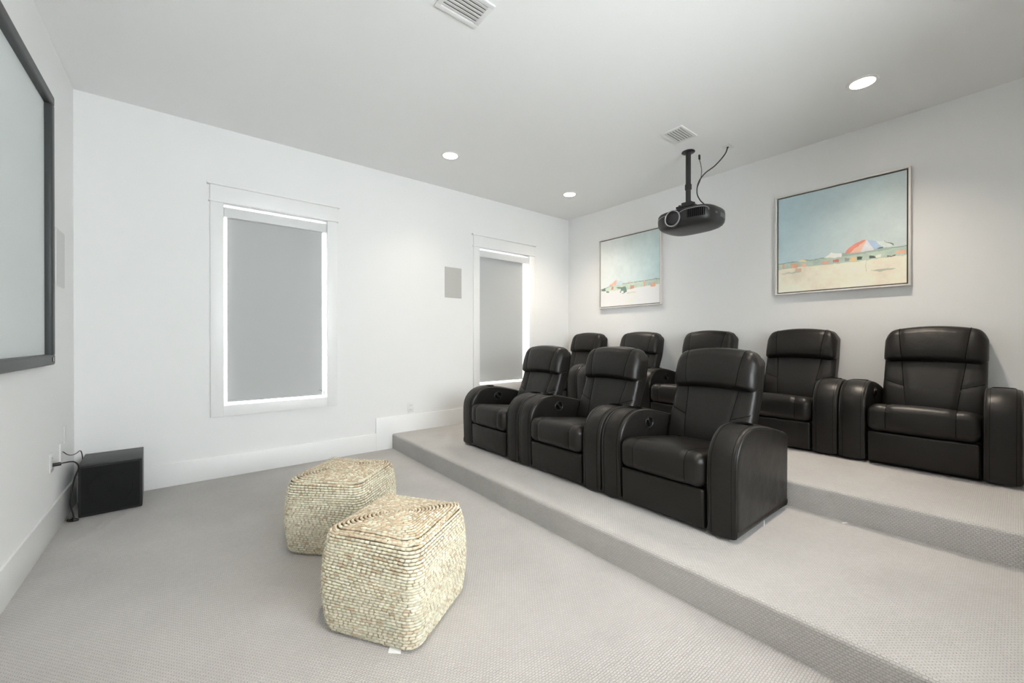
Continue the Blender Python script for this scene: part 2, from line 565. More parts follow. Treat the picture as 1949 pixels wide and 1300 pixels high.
# ------------------------------------------------------------------ recliner
CW = 0.862
HW = CW / 2
AW = 0.157
def leather_arm(name, parent, yc, lever):
    ctrl = [(0.000, 0.020), (-0.004, 0.15), (-0.008, 0.30), (-0.004, 0.40), (0.012, 0.458), (0.045, 0.505), (0.095, 0.543),
            (0.17, 0.566), (0.27, 0.567), (0.40, 0.548), (0.55, 0.515), (0.68, 0.482)]
    prof = [Vector((p.x, p.y)) for p in catmull([(a, b, 0) for a, b in ctrl], 4)]
    prof += [Vector(q) for q in ((0.705, 0.472), (0.722, 0.456), (0.730, 0.430), (0.728, 0.25), (0.722, 0.03), (0.715, 0.020))]
    n = len(prof)
    nor = []
    for i in range(n):
        t = (prof[(i + 1) % n] - prof[i - 1]).normalized()
        nor.append(Vector((-t.y, t.x)))
    hw, r = AW / 2, 0.024
    rings = [(-hw, 0.044), (-hw, r)]
    rings += [(-hw + r - r * math.sin(math.pi / 2 * k / 4), r - r * math.cos(math.pi / 2 * k / 4) if False else r * (1 - math.sin(math.pi / 2 * k / 4))) for k in ()]
    for k in range(1, 5):
        a = math.pi / 2 * k / 4
        rings.append((-hw + r * (1 - math.cos(a)), r * (1 - math.sin(a))))
    for k in range(1, 6):
        yy = -hw + r + (2 * hw - 2 * r) * k / 6
        rings.append((yy, -0.005 * math.sin(math.pi * k / 6)))
    for k in range(4, 0, -1):
        a = math.pi / 2 * k / 4
        rings.append((hw - r * (1 - math.cos(a)), r * (1 - math.sin(a))))
    rings += [(hw, r), (hw, 0.044)]
    v, f = [], []
    for (y, ins) in rings:
        for p, q in zip(prof, nor):
            # nor points to the left of travel; the outline runs clockwise seen from -y, so left is outside
            v.append((p.x - (-q.x) * (-ins) if False else p.x - q.x * ins, yc + y, p.y - q.y * ins))
    for i in range(len(rings) - 1):
        for k in range(n):
            k2 = (k + 1) % n
            f.append((i * n + k, i * n + k2, (i + 1) * n + k2, (i + 1) * n + k))
    f.append(tuple(range(n))[::-1])
    f.append(tuple((len(rings) - 1) * n + k for k in range(n)))
    bm = bmesh.new()
    tmp = pyd('tmp', v, f)
    bm.from_mesh(tmp)
    bpy.data.meshes.remove(tmp)
    me = from_bm(bm, name)
    # cut the cup well
    cx, cz, cr = 0.262, 0.5675, 0.046
    o = bpy.data.objects.new('arm_tmp', me)
    COL.objects.link(o)
    bm = bmesh.new()
    bmesh.ops.create_cone(bm, cap_ends=True, segments=32, radius1=cr, radius2=cr, depth=0.15, matrix=Matrix.Translation((cx, yc, cz)))
    cut = bpy.data.objects.new('cut_tmp', from_bm(bm, 'cut_tmp'))
    COL.objects.link(cut)
    md = o.modifiers.new('cup', 'BOOLEAN')
    md.operation = 'DIFFERENCE'
    md.object = cut
    md.solver = 'EXACT'
    dg = bpy.context.evaluated_depsgraph_get()
    me2 = bpy.data.meshes.new_from_object(o.evaluated_get(dg))
    bpy.data.objects.remove(o)
    bpy.data.objects.remove(cut)
    if len(me2.polygons) < 100:
        me2 = me
    me2.name = name
    me2.materials.clear()
    arm = mobj(name, me2, M['leather'], parent, sharp=40)
    cup = lathe('cup_holder', [(cr + 0.005, cz - 0.004), (cr + 0.005, cz + 0.003), (cr + 0.002, cz + 0.005), (cr - 0.004, cz + 0.002),
                               (cr - 0.005, cz - 0.06), (0.0005, cz - 0.062)], M['darkvoid'], arm, 32, loc=(cx, yc, 0))
    for s in (-1, 1):
        path = []
        for p, q in list(zip(prof, nor))[0:n - 8]:
            path.append((p.x - q.x * 0.0068, yc + s * (hw - 0.0068), p.y - q.y * 0.0068))
        tube('piping', path, 0.0030, M['piping'], arm, 6)
        path2 = []
        for p, q in list(zip(prof, nor))[0:n - 8]:
            path2.append((p.x + q.x * 0.0016, yc + s * (hw - 0.027), p.y + q.y * 0.0016))
        tube('stitching', path2, 0.0010, M['seam'], arm, 5)
    if lever:
        yf = yc - hw
        lathe('lever_bezel', [(0.052, 0.0), (0.051, -0.005), (0.045, -0.008), (0.039, -0.004), (0.038, 0.0), (0.001, 0.0)],
              M['leather'], arm, 32, axis='Y', loc=(0.315, yf, 0.474), ell=0.8)
        lathe('lever_recess', [(0.038, -0.0015), (0.0005, -0.0012)], M['darkvoid'], arm, 28, axis='Y', loc=(0.315, yf, 0.474), ell=0.8)
        rb = RBox((0, 0, 0), (0.026, 0.008, 0.010), 0.006, (3, 2, 2))
        h = mobj('lever_handle', rb.mesh('lever_handle'), M['blackplastic'], arm)
        h.location = (0.307, yf - 0.006, 0.482)
        h.rotation_euler = (0, math.radians(52), 0)
        rb = RBox((0, 0, 0), (0.018, 0.006, 0.008), 0.005, (3, 2, 2))
        h = mobj('lever_catch', rb.mesh('lever_catch'), M['blackplastic'], arm)
        h.location = (0.327, yf - 0.005, 0.462)
    return arm

def lean(z):
    """front line of the back panel, x as a function of height"""
    P = [(0.20, 0.520), (0.34, 0.530), (0.46, 0.560), (0.57, 0.608), (0.70, 0.664), (0.82, 0.684), (0.92, 0.698), (1.02, 0.712)]
    for (a, xa), (b, xb) in zip(P, P[1:]):
        if z <= b:
            t = max(0, (z - a) / (b - a))
            return xa + (xb - xa) * t
    return P[-1][1]
def slean(z):
    return sum(lean(z + d) for d in (-.06, -.03, 0, .03, .06)) / 5

def groove(d, w=0.014, a=0.0065):
    return a * math.exp(-(d / w) ** 2)

def make_recliner():
    root = empty('recliner')
    leather_arm('arm', root, HW - AW / 2, True)
    leather_arm('arm', root, -HW + AW / 2, False)
    SW = HW - AW - 0.003     # half seat width
    # footrest panel
    def wf(p):
        b = 0.010 * (1 - (p.y / SW) ** 2) * math.sin(math.pi * min(1, max(0, (p.z - .02) / .21)))
        return (p.x - (b if p.x < .03 else 0) - 0.012 * (p.z / .235), p.y, p.z)
    fr = mobj('footrest', RBox((.028, 0, .127), (.028, SW - .009, .107), .014, (2, 12, 8), wf).mesh('footrest'), M['leather'], root)
    # hidden base between the arms
    box('base', 0.06, 0.70, -SW, SW, 0.0, 0.24, M['leather'], root, bev=.01)
    # seat
    SY = 0.165
    def ws(p):
        z, x, y = p.z, p.x, p.y
        k = max(0, min(1, (z - .26) / .15))
        z -= k * 0.075 * max(0, (x - .05) / .6)
        cy = 1 - (y / SW) ** 2
        z += k * 0.014 * cy
        if x < 0.05:
            x -= 0.012 * cy * math.sin(math.pi * min(1, max(0, (z - .235) / .19)))
            x += groove(abs(y) - SY)
        if k > .8:
            z -= groove(abs(y) - SY)
        return (x, y, z)
    rb = RBox((.285, 0, .327), (.315, SW - .004, .092), .052, (18, 30, 3), ws, rs=5)
    seat = mobj('seat', rb.mesh('seat'), M['leather'], root)
    for s in (-1, 1):
        path = [(-.315, s * SY, z) for z in np.linspace(-.07, .085, 12)] + [(x, s * SY, .092) for x in np.linspace(-.31, .18, 26)]
        tube('seam', [rb.at(p) + Vector((-.0005, 0, .0005)) for p in path], .0026, M['seam'], seat, 5)
    # back shell
    BWd = SW + 0.006
    def arch(y):
        u = abs(y) / BWd
        return 0.038 * u ** 2 + 0.040 * max(0, (u - .72) / .28) ** 2.4
    def wb(p):
        t = max(0, (p.z - .6) / .37)
        return (slean(p.z) + p.x, p.y, p.z - arch(p.y) * min(1, t))
    shell = mobj('back_shell', RBox((.075, 0, .58), (.052, BWd - .004, .385), .022, (3, 14, 24), wb).mesh('back_shell'), M['leather'], root)
    # back cushion
    def seam_y(z):
        return 0.128 + (z - .33) * 0.115
    ZB = 0.545
    def wl(p):
        x = slean(p.z) + p.x
        if p.x < 0.03:
            e = max(0, 1 - (p.y / SW) ** 4)
            x -= 0.013 * e * math.sin(math.pi * min(1, max(0, (p.z - .28) / .47))) ** .6
            x += groove(abs(p.y) - seam_y(p.z))
            if abs(p.y) > seam_y(p.z):
                zl = ZB - 0.03 + 0.045 * (abs(p.y) - .13) / .13
                x += groove(p.z - zl)
        return (x, p.y, p.z)
    rb2 = RBox((.045, 0, .515), (.050, SW + .003, .225), .035, (2, 34, 26), wl)
    bc = mobj('back_cushion', rb2.mesh('back_cushion'), M['leather'], root)
    for s in (-1, 1):
        tube('seam', [rb2.at((-.05, s * seam_y(z), z - .515)) + Vector((-.0006, 0, 0)) for z in np.linspace(.34, .725, 26)], .0026, M['seam'], bc, 5)
        pp = []
        for y in np.linspace(seam_y(ZB), SW - .004, 12):
            pp.append(rb2.at((-.05, s * y, ZB - 0.03 + 0.045 * (y - .13) / .13 - .515)) + Vector((-.0006, 0, 0)))
        tube('seam', pp, .0026, M['seam'], bc, 5)
    # headrest
    def hs(z):
        return 0.165 + (z - .72) * 0.10
    def wh(p):
        t = min(1, max(0, (p.z - .72) / .24))
        x = slean(p.z) + p.x
        if p.x < .06:
            e = max(0, 1 - (p.y / BWd) ** 4)
            x -= 0.014 + (0.036 * math.sin(math.pi * min(1, max(0, (p.z - .69) / .27)) ** .75)) * (0.6 + .4 * e)
            x += groove(abs(p.y) - hs(p.z), .014, .005)
        return (x, p.y, p.z - arch(p.y) * t - (1 - t) * .022 * (abs(p.y) / BWd) ** 2 + (1 - t) * .008)
    rb3 = RBox((.050, 0, .846), (.068, BWd, .139), .048, (4, 34, 14), wh, rs=6)
    hd = mobj('headrest', rb3.mesh('headrest'), M['leather'], root)
    for s in (-1, 1):
        path = [(-.068, s * hs(z + .846), z) for z in np.linspace(-.115, .13, 18)] + [(x, s * hs(.985), .139) for x in np.linspace(-.06, .05, 8)]
        tube('seam', [rb3.at(p) + Vector((-.0005, 0, .0003)) for p in path], .0026, M['seam'], hd, 5)
    return root

rec = make_recliner()
FX, BX = 2.818, 4.437
front = ['black leather recliner at the window end of the three-seat row',
         'black leather recliner in the middle of the three-seat row',
         'black leather recliner at the open end of the three-seat row, outer arm side bare']
back = ['black leather recliner in the corner, the back-row seat beside the window',
        'black leather recliner second from the window in the five-seat back row',
        'black leather recliner in the middle of the five-seat back row',
        'black leather recliner below the right edge of the gap, fourth from the window in the back row',
        'black leather recliner at the end of the back row away from the window']
back[3] = 'black leather recliner fourth from the window in the five-seat back row'
front_y = [-0.882 - CW / 2 - i * 0.8685 for i in range(3)]
back_y = [-4.388 + CW / 2 + (4 - i) * 0.866 for i in range(5)]
first = True
for lab, y, x, z, g in [(l, y, FX, R1, 'recliners in the three-seat front row') for l, y in zip(front, front_y)] + \
                       [(l, y, BX, R2, 'recliners in the five-seat back row') for l, y in zip(back, back_y)]:
    o = rec if first else copy_tree(rec)
    first = False
    o.location = (x, y, z)
    tag(o, lab, 'recliner', g)
RLAST = [o for o in COL.objects if o.get('label') == front[2]][0]
ct = box('care_tag', 0.338, 0.344, -HW - .003, -HW - .001, 0.006, 0.034, M['paper'], RLAST)
ct.rotation_euler = (0, 0, 0)

# ------------------------------------------------------------------ woven poufs
def make_pouf(loc, rz, half, hgt, seed, label, tagged):
    rng = np.random.RandomState(seed)
    e = empty('pouf', loc, rz)
    tag(e, label, 'pouf', 'woven poufs')
    CR = 0.055
    def sq(theta_len, h):
        """point and tangent on a rounded square of half size h at arc length"""
        r = min(CR, h * .8)
        st = 2 * (h - r)
        arc = math.pi / 2 * r
        per = 4 * (st + arc)
        s = theta_len % per
        for q in range(4):
            if s < st:
                x, y, tx, ty = h, -(h - r) + s, 0, 1
                break
            s -= st
            if s < arc:
                a = s / r
                x, y = h - r + r * math.cos(a), h - r + r * math.sin(a)
                tx, ty = -math.sin(a), math.cos(a)
                break
            s -= arc
        for _ in range(q):
            x, y, tx, ty = -y, x, -ty, tx
        return x, y, tx, ty, per
    def bulge(z):
        t = z / hgt
        b = half * (0.90 + 0.115 * math.sin(math.pi * min(1, max(0, t * .92 + .05))) ** .7)
        edge = min(z, hgt - z)
        if edge < 0.03:
            b -= 0.026 * (1 - math.sqrt(max(0, 1 - (1 - edge / .03) ** 2)))
        return b
    def topz(x, y):
        m = max(abs(x), abs(y)) / half
        lump = 0.010 * math.sin(11 * x + seed) * math.cos(9 * y + 2 * seed)
        return hgt + 0.018 * (1 - m * m) + lump
    wob = lambda s, z: 0.007 * math.sin(3.1 * s + 9 * z + seed) + 0.005 * math.sin(7.3 * s - 13 * z + seed * 2)
    # inner body
    def wbody(p):
        k = bulge(min(hgt, max(0, p.z))) / half
        z = p.z if p.z < hgt * .98 else topz(p.x, p.y) - .008
        return (p.x * k * .975, p.y * k * .975, z * .995 + .001)
    body = mobj('body', RBox((0, 0, hgt / 2), (half, half, hgt / 2), .045, (14, 14, 12), wbody).mesh('body'), M['jute'], e)
    body['kind'] = 'part'
    del body['kind']
    V, F, C = [], [], []
    cream = [(0.62, 0.60, 0.47), (0.58, 0.57, 0.46), (0.68, 0.655, 0.54), (0.62, 0.58, 0.46)]
    tan = [(0.52, 0.43, 0.31), (0.46, 0.37, 0.26), (0.56, 0.47, 0.35), (0.40, 0.32, 0.22)]
    def strand(p, t, nrm, ln, th, col):
        t = t.normalized()
        nrm = (nrm - t * nrm.dot(t)).normalized()
        w = nrm.cross(t)
        b = len(V)
        rings = [(-.5, .45), (-.36, .9), (0, 1), (.36, .9), (.5, .45)]
        S = 6
        for (u, rr) in rings:
            for k in range(S):
                a = 2 * math.pi * k / S
                V.append(p + t * (u * ln) + w * (math.cos(a) * th * .56 * rr) + nrm * (math.sin(a) * th * .38 * rr))
                C.append(col)
        for i in range(len(rings) - 1):
            for k in range(S):
                F.append((b + i * S + k, b + i * S + (k + 1) % S, b + (i + 1) * S + (k + 1) % S, b + (i + 1) * S + k))
        F.append(tuple(b + k for k in range(S))[::-1])
        F.append(tuple(b + (len(rings) - 1) * S + k for k in range(S)))
    def jit(c, a=.12):
        m = 1.17 * (1 + rng.uniform(-a, a))
        return (min(1, c[0] * m), min(1, c[1] * m), min(1, c[2] * m), 1)
    def mixc(a, b, t):
        return tuple(a[k] * (1 - t) + b[k] * t for k in range(3))
    def rope(pts, nrms, rads, cols, closed=True):
        S = 6
        b = len(V)
        n = len(pts)
        for i in range(n):
            t = (pts[(i + 1) % n] - pts[i - 1]).normalized()
            nr = (nrms[i] - t * nrms[i].dot(t)).normalized()
            w = nr.cross(t)
            for k in range(S):
                a = 2 * math.pi * k / S
                V.append(pts[i] + w * (math.cos(a) * rads[i]) + nr * (math.sin(a) * rads[i] * .85))
                C.append(cols[i] + (1,))
        for i in range(n):
            i2 = (i + 1) % n
            for k in range(S):
                F.append((b + i * S + k, b + i * S + (k + 1) % S, b + i2 * S + (k + 1) % S, b + i2 * S + k))
    row = 0.0122
    def rope_ring(per, place, phase, tanness, stitch):
        n = max(8, int(per / .0058))
        period = per / max(3, round(per / .0235))
        nb = int(round(per / period)) + 2
        segc = [jit(tan[rng.choice([0, 2, 2, 1])] if rng.rand() < tanness else cream[rng.randint(4)], .09)[:3] for _ in range(nb)]
        pin = [rng.uniform(.15, .95) for _ in range(nb)]
        pts, nrms, rads, cols = [], [], [], []
        for q in range(n):
            s = per * q / n
            ph = (s + phase) / period
            m = abs(math.sin(math.pi * ph))
            p, nr = place(s)
            pts.append(p + nr * (.0016 * m + rng.uniform(-.0006, .0006)))
            nrms.append(nr)
            rads.append(row * .5 * (.74 + .34 * m ** .6))
            base = segc[int(ph) % nb]
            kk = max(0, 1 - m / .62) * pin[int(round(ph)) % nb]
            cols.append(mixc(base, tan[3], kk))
        rope(pts, nrms, rads, cols)
        for q in range(nb):
            if rng.rand() < stitch:
                s = (q * period - phase) % per
                p, nr = place(s)
                p2, _ = place(s + .004)
                t = (p2 - p).normalized()
                up = nr.cross(t)
                strand(p + nr * .0035 + up * (row * .1 * rng.uniform(-1, 1)), up + t * rng.uniform(-.7, .7), nr, row * rng.uniform(.9, 1.4), .0058, jit(tan[rng.randint(4)], .25))
    nrow = int(hgt / row)
    for i in range(nrow):
        z0 = 0.0075 + i * (hgt - .013) / (nrow - 1)
        per = sq(0, bulge(z0))[4]
        def place(s, z0=z0):
            zz = z0 + wob(s, z0) * min(1, 8 * min(z0, hgt - z0))
            x, y, tx, ty, _ = sq(s, bulge(min(hgt, max(0, zz))))
            return Vector((x, y, max(.006, zz))), Vector((ty, -tx, 0))
        rope_ring(per, place, (i % 2) * .0118 + .01 * math.sin(i * .7 + seed) + rng.uniform(0, .004), .10, .50)
    h = half * .905
    while h > .012:
        per = sq(0, h)[4]
        def place(s, h=h):
            x, y, tx, ty, _ = sq(s, h + wob(s, h) * .4)
            return Vector((x, y, topz(x, y) - .003 - .010 * max(0, (max(abs(x), abs(y)) / half - .80) / .1))), Vector((0, 0, 1))
        rope_ring(per, place, rng.uniform(0, .023), .62, .55)
        h -= row * .95
    # stray fibres
    for _ in range(5200):
        z = rng.uniform(.004, hgt)
        s = rng.uniform(0, 2)
        if rng.rand() < .72:
            x, y, tx, ty, _ = sq(s, bulge(z) + .004)
            nr = Vector((ty, -tx, rng.uniform(-.6, .6)))
            p = Vector((x, y, z))
        else:
            x, y = rng.uniform(-half * .9, half * .9, 2)
            p = Vector((x, y, topz(x, y) + .003))
            nr = Vector((rng.uniform(-.8, .8), rng.uniform(-.8, .8), 1))
        q = p + nr.normalized() * rng.uniform(.004, .011)
        q.z = max(.001, q.z)
        d = Vector(rng.uniform(-1, 1, 3)).normalized() * .0009
        b = len(V)
        V.extend([p + d, p - d, q + Vector(rng.uniform(-.003, .003, 3))])
        V[-1].z = max(.001, V[-1].z)
        F.append((b, b + 1, b + 2))
        c = jit(cream[rng.randint(4)] if rng.rand() < .6 else tan[rng.randint(4)])
        C.extend([c] * 3)
    me = pyd('weave', V, F)
    ca = me.color_attributes.new('Col', 'FLOAT_COLOR', 'POINT')
    ca.data.foreach_set('color', np.array(C, dtype=np.float32).ravel())
    w = mobj('weave', me, M['weave'], e, sharp=0)
    w['kind'] = 'stuff'
    if tagged:
        tg = mobj('care_label', pyd('care_label', [(-.02, 0, .012), (.02, 0, .012), (.028, -.055, .001), (-.022, -.048, .001),
                                                   (-.02, 0, .0128), (.02, 0, .0128), (.028, -.055, .0018), (-.022, -.048, .0018)],
                                    [(3, 2, 1, 0), (4, 5, 6, 7), (0, 1, 5, 4), (1, 2, 6, 5), (2, 3, 7, 6), (3, 0, 4, 7)]), M['paper'], e, smooth=False)
        tg.location = tagged[0]
        tg.rotation_euler = (0, 0, tagged[1])
    return e

make_pouf((1.392, -2.632, 0), math.radians(33), 0.232, 0.415, 3, 'cream and tan woven pouf with a white label poking out underneath',
          ((-.188, -.115, 0), math.radians(-68)))
make_pouf((1.398, -1.800, 0), math.radians(43), 0.236, 0.415, 11, 'cream and tan woven pouf standing between the other pouf and the window wall', None)

# ------------------------------------------------------------------ projection screen
def screen():
    y1, y0, z0, z1 = -0.806, -3.62, 1.057, 2.632
    e = empty('projection_screen', (0, (y0 + y1) / 2, z0))
    tag(e, 'large fixed projection screen with dark frame on the white wall', 'screen')
    yo, zo = -(y0 + y1) / 2, -z0
    fw = 0.062
    def bar(n, a0, a1, c0, c1):
        return box(n, 0.001, 0.046, a0 + yo, a1 + yo, c0 + zo, c1 + zo, M['frameblk'], e, bev=0.012, seg=4)
    bar('frame_bar', y0, y1, z0, z0 + fw)
    bar('frame_bar', y0, y1, z1 - fw, z1)
    bar('frame_bar', y1 - fw, y1, z0 + fw - .01, z1 - fw + .01)
    bar('frame_bar', y0, y0 + fw, z0 + fw - .01, z1 - fw + .01)
    box('screen_surface', 0.004, 0.014, y0 + fw * .5 + yo, y1 - fw * .5 + yo, fw * .5, z1 - z0 - fw * .5, M['screen'], e)
    b = box('maker_badge', 0.0455, 0.0470, y1 - .062 + yo, y1 - .042 + yo, .022, .044, M['silver'], e)
    box('badge_mark', 0.0455, 0.0468, y1 - .078 + yo, y1 - .064 + yo, .020, .046, M['darkvoid'], e)
screen()

# ------------------------------------------------------------------ wall speakers and outlets
def wall_speaker(axis, a, z0, z1, w, label, mat):
    if axis == 'Y':
        e = empty('wall_speaker', (a, 0, z0))
        box('frame', -w / 2, w / 2, -.004, 0, 0, z1 - z0, M[mat], e, bev=.0012)
        box('grille', -w / 2 + .006, w / 2 - .006, -.006, -.0035, .006, z1 - z0 - .006, M[mat], e)
    else:
        e = empty('wall_speaker', (0, a, z0))
        box('frame', 0, .004, -w / 2, w / 2, 0, z1 - z0, M[mat], e, bev=.0012)
        box('grille', .0035, .006, -w / 2 + .006, w / 2 - .006, .006, z1 - z0 - .006, M[mat], e)
    tag(e, label, 'speaker', 'in-wall speakers')
wall_speaker('Y', 3.219, 1.725, 2.098, 0.236, 'grey rectangular in-wall speaker between the two windows', 'greygrille')
wall_speaker('X', -0.430, 1.552, 1.920, 0.236, 'white in-wall speaker half hidden by the projection screen frame', 'palegrille')

def outlet(axis, a, zc, label, kind='duplex', cat='outlet'):
    e = empty('wall_outlet' if kind == 'duplex' else 'wall_plate', (a, 0, zc) if axis == 'Y' else (0, a, zc), 0 if axis == 'Y' else math.radians(90))
    # built facing -y, then turned to face +x for the left wall
    box('plate', -.036, .036, -.006, 0, -.058, .058, M['whiteplastic'], e, bev=.002)
    if kind == 'duplex':
        for s in (-1, 1):
            k = box('socket', -.017, .017, -.0085, -.005, s * .024 - .014, s * .024 + .014, M['whiteplastic'], e, bev=.002)
            for q in (-1, 1):
                box('slot', q * .006 - .0012, q * .006 + .0012, -.0088, -.008, s * .024 - .003, s * .024 + .007, M['slot'], k)
    elif kind == 'switch':
        box('rocker', -.017, .017, -.010, -.005, -.033, .033, M['whiteplastic'], e, bev=.003)
    elif kind == 'port':
        lathe('port', [(.006, -.012), (.006, -.005)], M['silver'], e, 12, axis='Y', cap0=True)
    tag(e, label, cat)
    return e
outlet('Y', 2.657, 0.432, 'white duplex outlet on the window wall above the raised baseboard')
outlet('X', -0.668, 0.452, 'white outlet on the screen wall with the black plug in it')
outlet('X', -0.414, 0.462, 'white cable plate on the screen wall beside the subwoofer', 'port', 'wall plate')
outlet('X', -0.300, 0.560, 'small white blank plate on the screen wall close to the corner', 'blank', 'wall plate')

# ------------------------------------------------------------------ subwoofer and its cords
sw = empty('subwoofer', (0.232, -0.232, 0), math.radians(2.5))
tag(sw, 'black cube subwoofer with cloth front on the carpet in the corner', 'subwoofer')
w2, d2, h2 = .160, .195, .357
box('cabinet', -w2, w2, -d2 + .022, d2, .012, h2, M['subtop'], sw, bev=.003)
gr = RBox((0, -d2 + .011, h2 / 2 + .002), (w2 - .001, .011, h2 / 2 - .006), .006, (10, 2, 10))
g = mobj('grille', gr.mesh('grille'), M['sub'], sw)
box('grille_cloth', -w2 + .014, w2 - .014, -d2 - .0012, -d2 + .002, .022, h2 - .018, M['subcloth'], g)
lathe('dust_cap', [(.018, 0), (.017, -.0015), (.011, -.003), (.001, -.0035)], M['subcloth'], g, 28, axis='Y', loc=(0, -d2 - .001, .17))
lathe('cone_ring', [(.118, 0), (.116, -.0012), (.110, -.0012), (.108, 0)], M['subcloth'], g, 48, axis='Y', loc=(0, -d2 - .0011, .178))
for sx in (-1, 1):
    for sy in (-1, 1):
        lathe('foot', [(.014, 0), (.016, .012)], M['blackplastic'], sw, 16, loc=(sx * .13, sy * .15, 0), cap0=True)

pc = empty('power_cord', (0.02, -0.668, 0))
tag(pc, 'black power cord drooping from the outlet to the subwoofer base', 'cord')
def rel(e, pts):
    return [tuple(Vector(p) - e.location) for p in pts]
tube('cable', catmull(rel(pc, [(.040, -.662, .437), (.055, -.640, .436), (.090, -.600, .425), (.105, -.575, .38), (.085, -.560, .31), (.070, -.55, .22),
      (.064, -.54, .14), (.072, -.52, .07), (.072, -.49, .03), (.064, -.455, .006), (.052, -.42, .005), (.050, -.36, .005)]), 8), .0042, M['blackplastic'], pc, 8)
tube('plug', rel(pc, [(.0095, -.668, .436), (.026, -.667, .437), (.042, -.661, .437)]), .011, M['blackplastic'], pc, 10)
sc = empty('signal_cable', (0.01, -0.414, .4))
tag(sc, 'thin black signal cable sagging from the wall plate to the subwoofer', 'cable')
tube('cable', catmull(rel(sc, [(.012, -.414, .462), (0.022, -0.362, 0.432), (0.032, -0.284, 0.409), (0.042, -0.216, 0.404), (0.050, -0.147, 0.406), (0.055, -0.126, 0.390), (0.058, -0.111, 0.351), (0.058, -0.111, .30)]), 8), .003, M['blackplastic'], sc, 7)
fc = empty('floor_cord', (0.05, -0.45, 0))
tag(fc, 'short loop of black cord lying beside the subwoofer on the carpet', 'cord')
tube('cable', catmull(rel(fc, [(.030, -.40, .006), (.034, -.44, .006), (.06, -.462, .006), (.085, -.462, .006), (.082, -.448, .011), (.060, -.440, .013), (.042, -.425, .006)]), 6), .0045, M['blackplastic'], fc, 7)

# ------------------------------------------------------------------ paintings
def poly_mask(U, Vv, pts):
    m = np.zeros(U.shape, bool)
    n = len(pts)
    for i in range(n):
        x1, y1 = pts[i]
        x2, y2 = pts[(i + 1) % n]
        if y1 == y2:
            continue
        c = ((y1 > Vv) != (y2 > Vv)) & (U < (x2 - x1) * (Vv - y1) / (y2 - y1) + x1)
        m ^= c
    return m
def srgb(c):
    c = np.array(c) / 255.0
    return np.where(c <= .04045, c / 12.92, ((c + .055) / 1.055) ** 2.4)
def smooth_noise(rng, n, k):
    a = rng.rand(k, k)
    xi = np.linspace(0, k - 1.001, n)
    i = xi.astype(int)
    t = xi - i
    t = t * t * (3 - 2 * t)
    r = a[i] * (1 - t)[:, None] + a[i + 1 if k > 1 else i] * t[:, None]
    return (r[:, i] * (1 - t) + r[:, i + 1] * t) - .5

def painting(yc, zc, half, seed, sky_l, sky_r, horizon, sandtop, sea, sand, shapes, label):
    e = empty('painting', (LX, yc, zc - half))
    tag(e, label, 'painting', 'framed beach paintings')
    n = 260
    rng = np.random.RandomState(seed)
    u = np.linspace(0, 1, n)
    U, Vv = np.meshgrid(u, u)          # Vv down
    nz = smooth_noise(rng, n, 7) + .6 * smooth_noise(rng, n, 19) + .4 * smooth_noise(rng, n, 60)
    wob = smooth_noise(rng, n, 40) * .010
    Uw, Vw = U + wob, Vv + wob.T
    img = np.zeros((n, n, 3))
    t = np.clip(U + .3 * (Vv - .4), 0, 1)[..., None]
    img[:] = srgb(sky_l) * (1 - t) + srgb(sky_r) * t
    img *= (1 + .09 * nz)[..., None]
    hz = np.interp(Uw, [p[0] for p in horizon], [p[1] for p in horizon])
    st = np.interp(Uw, [p[0] for p in sandtop], [p[1] for p in sandtop])
    ms = Vw > hz
    img[ms] = (srgb(sea) * (1 + .25 * nz)[..., None])[ms]
    ms = (Vw > hz) & (Vw < hz + .008)
    img[ms] = srgb((128, 150, 142))
    ms = Vw > st
    img[ms] = (srgb(sand) * (1 + .16 * nz)[..., None])[ms]
    for col, pts in shapes:
        m = poly_mask(Uw, Vw, pts)
        img[m] = (srgb(col) * (1 + .22 * nz)[..., None])[m]
    lum = img.mean(-1, keepdims=True)
    img = np.clip((img * .76 + lum * .24) * 1.30, 0, .9)
    hh = half - .024
    yy = hh - U * 2 * hh       # left of the picture is +y
    zz = 2 * half - .024 - Vv * 2 * hh
    V = np.stack([np.full(U.shape, -.030), yy, zz], -1).reshape(-1, 3)
    F = [(i * n + j, (i + 1) * n + j, (i + 1) * n + j + 1, i * n + j + 1) for i in range(n - 1) for j in range(n - 1)]
    me = pyd('canvas', V.tolist(), F)
    ca = me.color_attributes.new('Col', 'FLOAT_COLOR', 'POINT')
    ca.data.foreach_set('color', np.concatenate([img.reshape(-1, 3), np.ones((n * n, 1))], 1).astype(np.float32).ravel())
    cv_ = mobj('canvas', me, M['paint'], e, smooth=False)
    box('stretcher', -.0295, -.001, -hh, hh, .024, 2 * half - .024, M['frameside'], e)
    f = .014
    box('shadow_gap', -.012, -.002, -half + f, half - f, f, 2 * half - f, M['frameside'], e)
    for q in ((-half, half, 0, f), (-half, half, 2 * half - f, 2 * half), (-half, -half + f, f, 2 * half - f), (half - f, half, f, 2 * half - f)):
        box('frame_bar', -.044, -.001, q[0], q[1], q[2], q[3], M['champagne'], e, bev=.0015)

